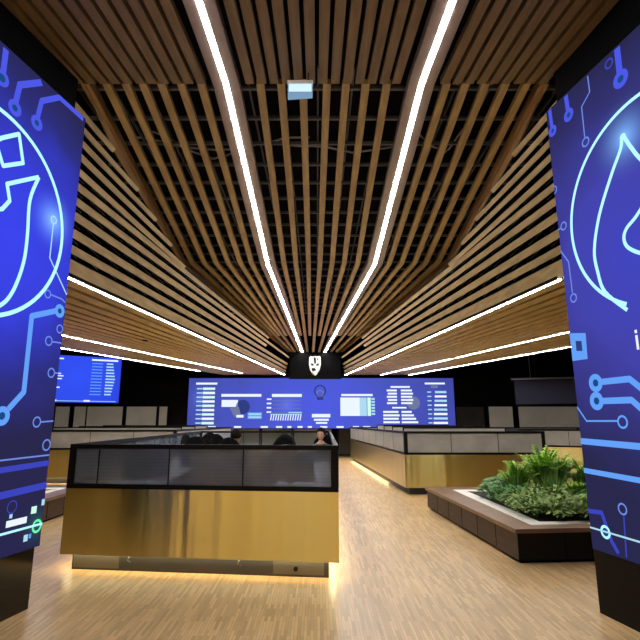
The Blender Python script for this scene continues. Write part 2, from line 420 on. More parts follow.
# ------------------------------------------------------------------ linear lights
def strip(b, hb, P, Q, w, hw, wd=(1, 0, 0), up=(0, 0, 1), w1=None):
    w1 = w1 or w
    P, Q = Vector(P), Vector(Q); u = Vector(up).normalized(); wdv = Vector(wd).normalized()
    b.beam(P-u*.006, Q-u*.006, w, w1, .02, wd, up)
for S, r, k, c, lab in (('L', 226, 268, 302.4, 'left of the two bent white light lines over the aisle'), ('R', 421.5, 374.5, 324.8, 'right of the two bent white light lines over the aisle')):
    R = ((r-317)*FR, YR, ZR); K = ((k-317)*FK, YK, ZK); E = ((c-317)*FC, YC-.03, ZC); F = (R[0]*(1+.04*(YR-1.9)), 1.9, ZR)
    t = thing('linear_ceiling_light', lab, 'ceiling light', (R[0], R[1], R[2]), 'bent light lines over the aisle')
    b = MB()
    for A, B, w0, w1 in ((F, R, .05, .05), (R, K, .05, .062), (K, E, .062, .07)):
        b.beam(Vector(A)-Vector((0, 0, .004)), Vector(B)-Vector((0, 0, .004)), w0, w1, .03)
    b.build('diffuser', t, M['led'])
    b = MB()
    for A, B in ((F, R), (R, K), (K, E)): b.beam(Vector(A)+Vector((0, 0, .03)), Vector(B)+Vector((0, 0, .03)), .12, .12, .05)
    b.build('housing', t, M['black'])
    for s in (-1, 1):
        b = MB()
        for A, B, o0, o1, w0, w1 in ((F, R, .083, .083, .11, .11), (R, K, .083, .098, .11, .13), (K, E, .098, .065, .13, .06)):
            b.beam(Vector(A)+Vector((s*o0, 0, 0)), Vector(B)+Vector((s*o1, 0, 0)), w0, w1, .10)
        b.build('side_board', t, M['taupe'])
for S in 'LR':
    l1, l2, l3 = SOF[S]; side = 'left' if S == 'L' else 'right'; sg = -1 if S == 'L' else 1
    for seg, y0, y1, w, lab in ((l1, 5.2 if S == 'L' else 6.75, 21.25, .04, 'long white light line along the lower edge of the %s slat fan' % side),
                             (l2, 9.5, seg_end if False else (20.45 if S == 'L' else 21.25), .038, 'white light line in the middle of the %s wooden soffit' % side),
                             (l3, 11.6, 19.6 if S == 'L' else 21.25, .032, 'white light line at the outer edge of the %s wooden soffit' % side)):
        P = (online(seg, y0), y0, ZS-.012); Q = (online(seg, y1), y1, ZS-.012)
        t = thing('linear_ceiling_light', lab, 'ceiling light', P, 'straight light lines along the %s soffit' % side)
        b = MB(); b.beam(P, Q, w, w, .02); b.build('diffuser', t, M['led_side'])
        b = MB(); b.beam((P[0], P[1], ZS+.008), (Q[0], Q[1], ZS+.008), w*2.2, w*2.2, .05); b.build('housing', t, M['black'])
        b = MB(); b.beam((P[0]+w*.75, P[1], ZS-.008), (Q[0]+w*.75, Q[1], ZS-.008), w*.3, w*.3, .05); b.beam((P[0]-w*.75, P[1], ZS-.008), (Q[0]-w*.75, Q[1], ZS-.008), w*.3, w*.3, .05)
        b.build('trim_profile', t, M['soffit'])
for x, y, lab in ((-4.3, 12.1, 'small dark recessed spotlight in the left wooden soffit'), (4.35, 15.5, 'small dark recessed spotlight in the right wooden soffit')):
    b = MB(); b.tube([(x, y, ZS-.02), (x, y, ZS+.05)], .07, 16, M['blackmetal']); b.tube([(x, y, ZS-.026), (x, y, ZS-.02)], .05, 16, M['charcoal'])
    tag(b.build('recessed_spotlight'), lab, 'spotlight')

# ------------------------------------------------------------------ hanging lit sign
t = thing('hanging_sign', 'small lit pale blue sign box hanging below the front slats', 'sign', (-.17, 4.4, 4.70))
b = MB(); b.box(-.30, -.04, 4.375, 4.425, 4.865, 4.90); b.build('sign_housing', t, M['white'])
b = MB(); b.hexa([(-.295, 4.385, 4.70), (-.045, 4.385, 4.72), (-.045, 4.385, 4.865), (-.295, 4.385, 4.865)], [(-.295, 4.415, 4.70), (-.045, 4.415, 4.72), (-.045, 4.415, 4.865), (-.295, 4.415, 4.865)], M['signdim'])
b.box(-.285, -.055, 4.380, 4.385, 4.775, 4.86, M['signlit']); b.build('lit_face', t)
for x in (-.25, -.09): b = MB(); b.tube([(x, 4.4, 4.90), (x, 4.4, 5.02)], .006, 6); b.build('hanger', t, M['blackmetal'])

# ------------------------------------------------------------------ big LED panels
class Plane:
    """a vertical screen face: u runs from its far edge towards the near edge, z up"""
    def __init__(s, o, d, n, b): s.o = Vector((*o, 0)); s.d = Vector((*d, 0)).normalized(); s.n = Vector((*n, 0)).normalized(); s.b = b
    def p(s, u, z, k=.004): return s.o+s.d*u+s.n*k+Vector((0, 0, z))
    def poly(s, pts, m, k=.004): s.b.face([s.p(u, z, k) for u, z in pts], m)
    def disc(s, c, r, m, k=.004, n=24): s.poly([(c[0]+r*math.cos(2*PI*i/n), c[1]+r*math.sin(2*PI*i/n)) for i in range(n)], m, k)
    def annulus(s, c, r0, r1, m, k=.004, n=40, a0=0, a1=2*PI):
        for i in range(n):
            a, b_ = a0+(a1-a0)*i/n, a0+(a1-a0)*(i+1)/n
            s.poly([(c[0]+q*math.cos(t), c[1]+q*math.sin(t)) for q, t in ((r0, a), (r1, a), (r1, b_), (r0, b_))], m, k)
    def line(s, pts, w, m, k=.004):
        for i, ((u0, z0), (u1, z1)) in enumerate(zip(pts, pts[1:])):
            l = math.hypot(u1-u0, z1-z0)
            if l < 1e-6: continue
            a, c = (u1-u0)/l, (z1-z0)/l; h = w/2; kk = k+.00005*(i % 3)
            s.poly([(u0-c*h, z0+a*h), (u1-c*h, z1+a*h), (u1+c*h, z1-a*h), (u0+c*h, z0-a*h)], m, kk)
            if i: s.disc((u0, z0), h, m, kk+.00002, 12)
    def rect(s, u0, u1, z0, z1, m, k=.004): s.poly([(u0, z0), (u1, z0), (u1, z1), (u0, z1)], m, k)
def smooth(pts, n=5):
    out = []
    P = [pts[0]]+list(pts)+[pts[-1]]
    for i in range(1, len(P)-2):
        for k in range(n):
            t = k/n; a, b_, c, d = P[i-1], P[i], P[i+1], P[i+2]
            out.append(tuple(.5*(2*b_[j]+(c[j]-a[j])*t+(2*a[j]-5*b_[j]+4*c[j]-d[j])*t*t+(-a[j]+3*b_[j]-3*c[j]+d[j])*t**3) for j in (0, 1)))
    return out+[pts[-1]]
W_ = 1.94
def led_panel(S):
    sg = -1 if S == 'L' else 1
    o = (-2.338, 4.43) if S == 'L' else (2.268, 4.33)
    d = Vector((sg*.2, -1, 0)).normalized(); nrm = Vector((-sg*1, -.2, 0)).normalized()
    O = Vector((*o, 0))
    t = thing('led_display_panel', 'tall blue circuit-pattern screen at the left edge, with a ring around an angular letter shape' if S == 'L' else
              'tall violet-blue circuit-pattern screen at the right edge, with a crescent and flame outline', 'display screen', O+d*.97-nrm*.2)
    # cabinet behind the face
    def slab(name, u0, u1, k0, k1, z0, z1, mat, label=None):
        b = MB(); f = lambda u, k: tuple((O+d*u+nrm*k)[:2]); b.prism([f(u0, k0), f(u1, k0), f(u1, k1), f(u0, k1)], z0, z1); return b.build(name, t, mat, label=label)
    slab('cabinet', 0, W_, -.32, -.035, .48, 4.50, M['black'])
    slab('plinth', .0 if S == 'R' else .02, W_-.04, -.30, -.03 if S == 'L' else -.005, 0, .48, M['plinthwood'] if S == 'L' else M['planterblack'], 'black base')
    slab('head_box', -.04, W_+.6, -.40, -.17, 4.50, 5.28, M['black'], 'matt black box up to the ceiling')
    b = MB(); P = Plane(o, d[:2], nrm[:2], b)
    origin = Vector(t.location)
    def loc(u, z): return tuple(P.p(u, z, 0)-origin)
    if S == 'L':
        bg = screen_bg('left_screen_picture', [(0, (.045, .06, .86)), (.42, (.04, .052, .70)), (.72, (.028, .030, .22)), (1, (.023, .021, .075))], loc(.70, 2.95), 1.6,
                       [(loc(.27, 3.29), .36, (.25, .55, .75)), (loc(.06, .66), .25, (.0, .10, .04))])
    else:
        bg = screen_bg('right_screen_picture', [(0, (.055, .062, .52)), (.40, (.058, .058, .42)), (.72, (.036, .035, .19)), (1, (.023, .022, .075))], loc(.75, 2.75), 1.8,
                       [(loc(.84, 3.71), .42, (.2, .5, .85))])
    # body of the face
    f = lambda u, k, z: P.p(u, z, k)
    b.hexa([f(0, -.035, .48), f(W_, -.035, .48), f(W_, 0, .48), f(0, 0, .48)], [f(0, -.035, 4.5), f(W_, -.035, 4.5), f(W_, 0, 4.5), f(0, 0, 4.5)], bg)
    cyan, blue, sky, thin = M['ring'], M['circuit'], M['circuit2'], M['thinline']
    def node(c, r, thick, m, core=True):
        P.annulus(c, r-thick, r, m, .0046)
        if core: P.disc(c, r-thick, M['nodecore'], .0045)
    if S == 'L':
        P.annulus((.975, 3.105), .815, .85, cyan, .006, 72)
        P.line([(.916, 3.719), (.763, 3.849), (.685, 3.628), (.871, 3.499), (.97, 3.66), (.916, 3.719)], .034, cyan, .006)
        P.line([(1.0, 3.20), (.90, 3.11), (.824, 3.152), (.765, 3.25), (.811, 3.374), (.5, 3.597)], .034, cyan, .006)
        P.line(smooth([(.5, 3.597), (.565, 3.351), (.545, 3.045), (.548, 2.804), (.608, 2.56), (.70, 2.41), (.86, 2.33), (1.1, 2.36), (1.3, 2.55)]), .034, cyan, .006)
        P.line([(1.3, 2.55), (1.2, 2.75), (1.0, 2.62)], .034, cyan, .006)
        P.line([(.995, 4.47), (.99, 4.27)], .055, blue); node((.994, 4.204), .07, .035, blue)
        P.line([(.60, 4.46), (.82, 4.27), (.835, 4.105)], .055, blue); node((.836, 4.042), .068, .04, blue)
        P.line([(.035, 4.47), (.377, 4.47), (.573, 4.294), (.594, 4.125)], .05, blue); node((.596, 4.061), .066, .04, blue)
        P.line([(.27, 3.26), (.265, 2.934), (.003, 2.66)], .014, M['wh2'], .005); node((.27, 3.293), .04, .014, M['wh2'], False)
        P.line([(.11, 2.485), (.389, 2.377), (.376, 1.741), (.512, 1.60)], .05, sky); node((.07, 2.492), .062, .038, sky); node((.565, 1.546), .075, .045, sky)
        P.line([(.20, 2.612), (.062, 2.607), (.005, 2.583)], .014, thin)
        for c, r in (((.239, 2.608), .04), ((.045, 2.329), .042), ((.163, 2.2), .045), ((.09, 1.926), .045), ((.195, 1.5), .047), ((.052, 1.305), .05)): node(c, r, .013, thin, False)
        for q in ([(.118, 2.2), (.0, 2.207)], [(.045, 1.93), (0, 1.93)], [(.148, 1.5), (.0, 1.509)], [(1.6, 1.19), (.0, 1.219)]): P.line(q, .013, thin)
        P.line([(1.94, 1.09), (.0, 1.152)], .045, M['band']); P.line([(1.94, .88), (.0, .967)], .055, M['band'])
        node((.355, .844), .05, .008, M['band'], False); P.rect(.34, .37, .76, .79, M['wh2'])
        P.line([(1.5, .655), (0, .656)], .018, cyan, .0048); node((.062, .647), .055, .02, M['green'], False)
        P.rect(.183, .394, .695, .745, M['wh']); P.rect(.085, .145, .755, .812, M['palegreen']); P.rect(.0, .035, .805, .855, M['wh2'])
        P.rect(.15, .195, .55, .602, M['wh2']); P.rect(.115, .14, .565, .60, sky)
        P.line([(1.2, 1.4), (1.2, 1.9), (1.45, 2.15), (1.9, 2.15)], .05, sky); node((1.2, 1.36), .07, .04, sky)
        P.line([(1.5, 4.47), (1.5, 4.2)], .05, blue); node((1.5, 4.14), .07, .04, blue)
    else:
        P.annulus((.985, 3.14), .80, .83, cyan, .006, 72, PI*.42, PI*1.37)
        P.line(smooth([(.66, 2.345), (.466, 2.54), (.415, 2.724), (.407, 2.922), (.506, 3.195), (.679, 3.468), (.80, 3.63), (.833, 3.725), (.89, 3.60), (.97, 3.44), (1.15, 3.2), (1.3, 2.95)]), .032, cyan, .0065)
        P.line(smooth([(.98, 3.13), (.85, 3.03), (.755, 2.976), (.718, 2.909), (.742, 2.826), (.85, 2.74), (1.0, 2.68), (1.2, 2.75)]), .03, cyan, .0064)
        node((.833, 3.717), .028, .02, M['wh'], False)
        P.line([(.895, 4.48), (.888, 4.26)], .06, blue); node((.888, 4.198), .075, .045, blue)
        node((.80, 4.41), .045, .016, M['band'], False)
        P.line([(.566, 4.474), (.566, 4.315), (.457, 4.244), (.450, 3.95)], .013, thin); node((.453, 3.902), .045, .014, thin, False)
        P.line([(.286, 4.48), (.292, 4.33)], .05, blue); node((.294, 4.274), .062, .038, blue)
        P.line([(.057, 4.488), (.062, 4.30)], .045, blue); node((.067, 4.254), .055, .034, blue)
        P.line([(.0, 3.06), (.088, 2.921), (.094, 2.63)], .014, thin); node((.101, 2.581), .043, .014, thin, False)
        node((.075, 3.273), .042, .014, thin, False); P.line([(0, 3.266), (.035, 3.266)], .014, thin); P.annulus((0.0, 3.669), .03, .042, thin, .0045, 16, -PI/2, PI/2)
        P.line([(.27, 1.821), (.595, 1.821), (.70, 1.735), (1.94, 1.735)], .05, sky); node((.246, 1.817), .075, .045, sky)
        P.line([(.26, 1.668), (.588, 1.663), (.69, 1.575), (1.94, 1.575)], .05, sky); node((.234, 1.67), .075, .045, sky)
        P.line([(.0, 1.628), (.095, 1.508), (.429, 1.508)], .014, sky); node((.477, 1.5), .052, .016, sky, False)
        P.line([(.0, 1.34), (1.94, 1.285)], .05, sky); P.line([(.0, 1.099), (1.94, 1.03)], .042, M['circuit2'])
        P.line([(.376, .80), (.354, .50)], .013, M['band']); node((.372, .848), .045, .013, thin, False)
        P.line([(.0, .774), (.15, .785), (.222, .587), (.28, .51)], .035, M['band'])
        P.line([(.0, .646), (1.94, .625)], .014, M['wh2'], .005); node((.169, .642), .052, .02, cyan, True)
        b2 = [(.004, 2.279), (.197, 2.247), (.187, 2.025), (.004, 2.029)]; P.poly(b2, M['circuit2']); P.poly([(.068, 2.199), (.14, 2.187), (.139, 2.1), (.067, 2.11)], M['darkblue'], .005)
        P.rect(.70, .722, 2.03, 2.14, M['wh'], .006); P.rect(.70, .722, 2.155, 2.18, M['wh'], .006)
        for i, w in enumerate((.05, .05, .05, .07, .05, .05)): P.rect(.76+i*.1, .76+i*.1+w, 2.03, 2.13, M['wh'], .006)
    bmesh.ops.recalc_face_normals(b.bm, faces=b.bm.faces)
    b.build('display', t, fixn=False)
led_panel('L'); led_panel('R')

# ------------------------------------------------------------------ counters
def counter(name, label, poly, z0=.16, glass='glass_side', splits=None, group=None, rt='blackmetal', glow={0: 1, 1: 1, 2: 1, 3: 1}, TR=1.305, clear=None):
    """island counter: gold cladding, mesh glass in a black frame, recessed plinth with a light line"""
    n = len(poly); cx = sum(p[0] for p in poly)/n; cy = sum(p[1] for p in poly)/n
    t = thing(name, label, 'counter', (cx, cy, 0), group)
    def inset(d):
        out = []
        for i in range(n):
            p, a, c = Vector(poly[i]), Vector(poly[i-1]), Vector(poly[(i+1) % n])
            e1 = (p-a).normalized(); e2 = (c-p).normalized()
            n1 = Vector((-e1.y, e1.x)); n2 = Vector((-e2.y, e2.x)); k = 1+n1.dot(n2)
            out.append(p+(n1+n2)*d/k)
        return out
    P0, P3, P8, PL = inset(0), inset(.03), inset(.10), inset(.085)
    PW = inset(.75)
    for i in range(n):
        j = (i+1) % n
        b = MB(); b.prism([P0[i], P0[j], P3[j], P3[i]], z0, .815); b.build('gold_cladding', t, M['gold'])
        R1 = inset(.045)
        b = MB(); b.prism([P0[i], P0[j], R1[j], R1[i]], .815, .862); b.build('bottom_rail', t, M['blackmetal'])
        b = MB(); b.prism([P0[i], P0[j], R1[j], R1[i]], TR-.047, TR); b.build('top_rail', t, M[rt])
        a, c = Vector(P0[i]), Vector(P0[j]); ln = (c-a).length; e = (c-a)/ln; nn = Vector((-e.y, e.x))
        fr = (splits or {}).get(i)
        if not fr: k = max(1, round(ln/1.15)); fr = [q/k for q in range(k+1)]
        for q in range(len(fr)-1):
            A = a+e*(fr[q]*ln+.002 if q else .06)+nn*.012; B = a+e*(fr[q+1]*ln-.002 if q < len(fr)-2 else ln-.06)+nn*.012
            b = MB(); b.prism([A, B, B+nn*.012, A+nn*.012], .862, TR-.047); b.build('glass_pane', t, M['clear'] if i == clear else M[glass])
            if q: b = MB(); b.prism([A-e*.008-nn*.003, A+e*.004-nn*.003, A+e*.004+nn*.014, A-e*.008+nn*.014], .862, TR-.047); b.build('mullion', t, M['blackmetal'])
        b = MB(); h = .075
        b.prism([a, a+e*h, a+e*h+nn*.045, a+nn*.045], .862, TR-.047); b.build('corner_post', t, M['blackmetal'])
        b = MB(); b.prism([c-e*h, c, c+nn*.045, c-e*h+nn*.045], .862, TR-.047); b.build('corner_post', t, M['blackmetal'])
        P12 = inset(.14)
        b = MB(); b.prism([P8[i], P8[j], P12[j], P12[i]], 0.0, z0+.02); b.build('plinth', t, M['darksteel'])
        if i in glow:
            G0, G1 = inset(.035), inset(.07)
            g0, g1 = Vector(G0[i]), Vector(G0[j]); h0, h1 = Vector(G1[i]), Vector(G1[j]); f = glow[i]
            g1, h1 = g0+(g1-g0)*f, h0+(h1-h0)*f
            b = MB(); b.prism([g0, g1, h1, h0], z0+.004, z0+.012); b.build('light_line', t, M['glow'], label='amber light line under the gold lip')
            U0, U1 = inset(.0301), inset(.0998)
            b = MB(); b.prism([U0[i], U0[j], U1[j], U1[i]], z0+.012, z0+.02); b.build('soffit_board', t, M['black'])
        # desk shelf inside
        b = MB(); Q3 = inset(.05); b.prism([Q3[i], Q3[j], PW[j], PW[i]], .72, .75); b.build('worktop', t, M['white'])
    return t
FI = [(-2.655, 5.44), (.215, 5.12), (.36, 13.4), (-3.08, 13.2)]
front = counter('island_counter', 'nearest gold-clad counter with smoked glass band, left of the aisle', FI, .165, 'glass_front', {0: [0, .115, .385, .66, 1]}, TR=1.268, clear=2)
# lighter steel ends and the kick details on the near plinth
b = MB()
e = (Vector(FI[1])-Vector(FI[0])).normalized(); nn = Vector((-e.y, e.x)); a = Vector(FI[0])+nn*.1
b.bm.free()
for s0, s1 in ((.1, .60), (2.22, 2.73)):
    b = MB(); A, B = a+e*s0-nn*.004, a+e*s1-nn*.004; b.prism([A, B, B+nn*.0038, A+nn*.0038], .02, .18)
    b.build('plinth_cover', front, M['steel'], label='lighter brushed steel plinth end')
b = MB(); p = a+e*2.45-nn*.004; b.tube([(p.x, p.y, .075), (p.x-nn.x*.02, p.y-nn.y*.02, .075)], .022, 12); b.build('socket', front, M['blackmetal'])
for s in (.72, 1.88):
    p = a+e*s-nn*.012; b = MB(); b.tube([(p.x, p.y, .17), (p.x-.01, p.y-.01, .13), (p.x-.02, p.y-.02, .11), (p.x+.02, p.y-.03, .095)], .007, 6); b.build('cable_hook', front, M['steel'])
counter('island_counter', 'long gold-clad counter with pale mesh glass right of the aisle', [(1.87, 10.82), (4.9, 10.82), (5.3, 20.0), (1.33, 20.3)], .14, glow={3: .77})
counter('island_counter', 'distant gold-clad counter with pale glass behind the left planter', [(-7.9, 12.6), (-3.62, 12.95), (-3.40, 20.0), (-8.4, 20)], .14)
counter('island_counter', 'far right counter partly hidden behind the green plants', [(5.85, 14.6), (9.2, 12.6), (9.9, 19), (6.3, 20)], .14)

# ------------------------------------------------------------------ planters
def planter(label, poly, inner, mats):
    n = len(poly); cx = sum(p[0] for p in poly)/n; cy = sum(p[1] for p in poly)/n
    t = thing('planter', label, 'planter', (cx, cy, 0))
    def ins(pl, d):
        out = []
        for i in range(n):
            p, a, c = Vector(pl[i]), Vector(pl[i-1]), Vector(pl[(i+1) % n]); e1 = (p-a).normalized(); e2 = (c-p).normalized()
            n1 = Vector((-e1.y, e1.x)); n2 = Vector((-e2.y, e2.x)); out.append(p+(n1+n2)*d/(1+n1.dot(n2)))
        return out
    b = MB(); o2 = ins(poly, .03); i2 = ins(inner, -.02)
    for i in range(n):
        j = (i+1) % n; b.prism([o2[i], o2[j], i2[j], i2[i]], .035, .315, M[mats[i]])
        # panel joints
        a, c = Vector(o2[i]), Vector(o2[j]); ln = (c-a).length; e = (c-a)/ln; nn = Vector((-e.y, e.x)); k = int(ln/.62)
        for q in range(1, k+1):
            p = a+e*q*ln/(k+1); b.prism([p-nn*.003, p+e*.008-nn*.003, p+e*.008+nn*.002, p+nn*.002], .04, .312, M['black'])
    b.build('side_panel', t)
    b = MB()
    for i in range(n): j = (i+1) % n; b.prism([poly[i], poly[j], inner[j], inner[i]], .315, .36)
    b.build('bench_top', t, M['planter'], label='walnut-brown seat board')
    b = MB(); k = ins(poly, .07)
    for i in range(n): j = (i+1) % n; b.prism([k[i], k[j], ins(inner, -.04)[j], ins(inner, -.04)[i]], 0, .035)
    b.build('kick_base', t, M['black'])
    g = ins(inner, .21); inn = ins(inner, .002)
    b = MB()
    for i in range(n): j = (i+1) % n; b.prism([inn[i], inn[j], g[j], g[i]], .20, .352)
    gr = b.build('gravel_border', t, M['gravel'], label='white gravel strip')
    b = MB(); b.prism(g, .2, .335); b.build('soil_bed', t, M['soil'])
    return t
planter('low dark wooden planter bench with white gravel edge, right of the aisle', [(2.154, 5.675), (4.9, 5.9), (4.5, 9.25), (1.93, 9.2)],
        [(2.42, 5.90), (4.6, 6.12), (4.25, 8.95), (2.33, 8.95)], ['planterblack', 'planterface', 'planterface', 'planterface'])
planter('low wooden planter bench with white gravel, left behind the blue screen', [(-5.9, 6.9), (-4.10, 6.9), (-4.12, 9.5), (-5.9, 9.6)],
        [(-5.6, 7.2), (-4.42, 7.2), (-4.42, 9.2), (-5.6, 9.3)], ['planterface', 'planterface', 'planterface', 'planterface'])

# ------------------------------------------------------------------ plants
def leaf(b, p, d, l, w, m, droop=.3, seg=3):
    """pointed blade starting at p in direction d"""
    d = Vector(d).normalized(); s = d.cross(Vector((0, 0, 1)))
    s = s.normalized() if s.length > .05 else Vector((1, 0, 0)); p = Vector(p)
    i = b.mi(m); prev = None; pts = []
    for k in range(seg+1):
        t = k/seg; c = p+d*l*t+Vector((0, 0, -droop*l*t*t)); ww = w*math.sin(PI*(.12+.88*t)) if k < seg else 0.002
        pts.append((c-s*ww/2, c+s*ww/2))
    vs = [(b.bm.verts.new(a), b.bm.verts.new(c)) for a, c in pts]
    for A, B in zip(vs, vs[1:]):
        f = b.bm.faces.new([A[0], A[1], B[1], B[0]]); f.material_index = i; f.smooth = True
def fern(x, y, h, label, seed, n=26, spread=.55, m='fern'):
    R = random.Random(seed); t = thing('fern', label, 'plant', (x, y, .335), 'tall plants in the right planter')
    b = MB(); sb = MB()
    for k in range(n):
        a = 2*PI*k/n+R.uniform(-.3, .3); lean = R.uniform(.12, 1)*spread; hh = h*R.uniform(.7, 1.05)*(1-.35*lean)
        pts = []
        for q in range(9):
            s = q/8; pts.append(Vector((x+math.cos(a)*lean*hh*(s**1.6), y+math.sin(a)*lean*hh*(s**1.6), .33+hh*(s-.18*s**3*(1+lean)))))
        sb.tube(pts, .006, 4, r1=.002)
        for q in range(2, 9):
            p = pts[q]; tdir = (pts[q]-pts[q-1]).normalized(); side = tdir.cross(Vector((math.cos(a), math.sin(a), .2))).normalized()
            L = h*.20*math.sin(PI*(.25+.7*q/8))+.02
            for sg in (-1, 1):
                for off in (0, .5):
                    leaf(b, p+(pts[q-1]-p)*off, side*sg*.8+tdir*.7, L, .036, M[m], .25, 2)
    b.build('fronds', t, fixn=False); sb.build('stems', t, M['stem'])
def tuft(x, y, h, label, seed, n=90):
    R = random.Random(seed); b = MB()
    for k in range(n):
        a = R.uniform(0, 2*PI); l = R.uniform(.05, .5); hh = h*R.uniform(.6, 1.05)
        leaf(b, (x+math.cos(a)*R.uniform(0, .08), y+math.sin(a)*R.uniform(0, .08), .332), (math.cos(a)*l, math.sin(a)*l, 1), hh, .016, M['grass'], .18*l*2, 4)
    tag(b.build('grass_tuft', None, fixn=False), label, 'plant', 'tall plants in the right planter')
def shrub(x, y, h, r, mat, seed, n=150, lw=.035, ll=.085):
    R = random.Random(seed); b = MB(); sb = MB()
    for k in range(14):
        a = R.uniform(0, 2*PI); q = R.uniform(.2, .9)*r
        sb.tube([(x, y, .332), (x+math.cos(a)*q*.5, y+math.sin(a)*q*.5, .335+h*.5), (x+math.cos(a)*q, y+math.sin(a)*q, .335+h*.8)], .005, 4)
    for k in range(n):
        a = R.uniform(0, 2*PI); u = R.uniform(.05, 1); q = r*math.sqrt(R.uniform(.05, 1)); z = h*math.sqrt(max(0, 1-(q/r)**2*.8))*R.uniform(.55, 1)
        leaf(b, (x+math.cos(a)*q, y+math.sin(a)*q, .345+z), (math.cos(a)+R.uniform(-.6, .6), math.sin(a)+R.uniform(-.6, .6), R.uniform(.0, .9)), ll*R.uniform(.7, 1.3), lw, M[mat], .3, 3)
    return b, sb
fern(3.42, 7.75, 1.05, 'tallest bright green feathery fern at the centre of the right planter', 1, 62, .62)
fern(3.12, 8.1, .62, 'bright fern at the far left of the plant bed', 4, 34, .7)
fern(3.95, 7.5, .85, 'bright green fern near the blue screen in the planter', 3, 44, .7)
fern(3.45, 6.95, .50, 'short bright fern rising among the leafy bushes in front', 8, 30, .75)
fern(3.0, 7.65, .78, 'upright bright fern left of the tallest fern', 11, 44, .6)
fern(3.72, 7.95, .95, 'tall bright fern behind and right of the tallest fern', 12, 50, .55)
fern(3.85, 6.95, .6, 'short bright fern at the right front of the plant bed', 13, 34, .8)
for (x, y, h, lab) in ((3.15, 7.0, .5, 'low grass tuft between the leafy bushes at the left front'), (2.95, 7.55, .55, 'dark narrow-bladed grass tuft at the left of the tall fern'), (3.35, 7.3, .66, 'dark narrow-bladed grass tuft in front of the tall fern'),
                       (3.80, 7.05, .62, 'dark narrow-bladed grass tuft right of the tall fern'), (3.65, 8.2, .75, 'narrow-bladed grass tuft behind the tall fern')):
    tuft(x, y, h, lab, int(x*100))
k = 0
sh_lab = {0: 'pale variegated leafy bush at the near edge of the plant bed', 1: 'deep green leafy bush along the left edge of the plant bed'}
for (x, y, h, r, m) in ((2.92, 8.25, .26, .24, 'deep'), (2.90, 7.75, .28, .25, 'deep'), (2.82, 7.25, .26, .24, 'deep'), (2.86, 6.80, .24, .23, 'varieg'), (3.2, 6.85, .27, .24, 'varieg'),
                        (3.10, 6.52, .22, .22, 'varieg'), (3.48, 6.56, .22, .22, 'varieg'), (3.62, 6.80, .26, .24, 'deep'), (3.88, 6.58, .24, .23, 'varieg'), (4.15, 6.8, .28, .24, 'deep'), (3.1, 7.15, .30, .22, 'varieg'), (4.2, 7.3, .30, .24, 'deep'), (2.72, 6.45, .2, .22, 'varieg'), (2.95, 6.32, .2, .22, 'varieg'), (3.3, 6.33, .2, .22, 'varieg'), (3.72, 6.4, .2, .22, 'varieg'), (2.74, 6.75, .2, .2, 'varieg'), (2.76, 7.1, .2, .2, 'varieg'), (2.74, 7.5, .2, .2, 'deep'), (2.72, 7.95, .2, .2, 'deep'), (3.15, 8.5, .24, .22, 'deep')):
    b, sb = shrub(x, y, h*1.2, r*1.1, m, 50+k, 260)
    lab = sh_lab[0] if m == 'varieg' else sh_lab[1]
    if m == 'deep' and x > 3.5: lab = 'deep green leafy bush at the right of the plant bed'
    if k == 10: lab = 'variegated bush raised in the middle of the leafy bushes'
    t = thing('leafy_bush', lab, 'plant', (x, y, .335), {0: 'pale variegated bushes', 1: 'deep green bushes'}[0 if m == 'varieg' else 1])
    b.build('leaves', t, fixn=False); sb.build('stems', t, M['stem'])
    k += 1

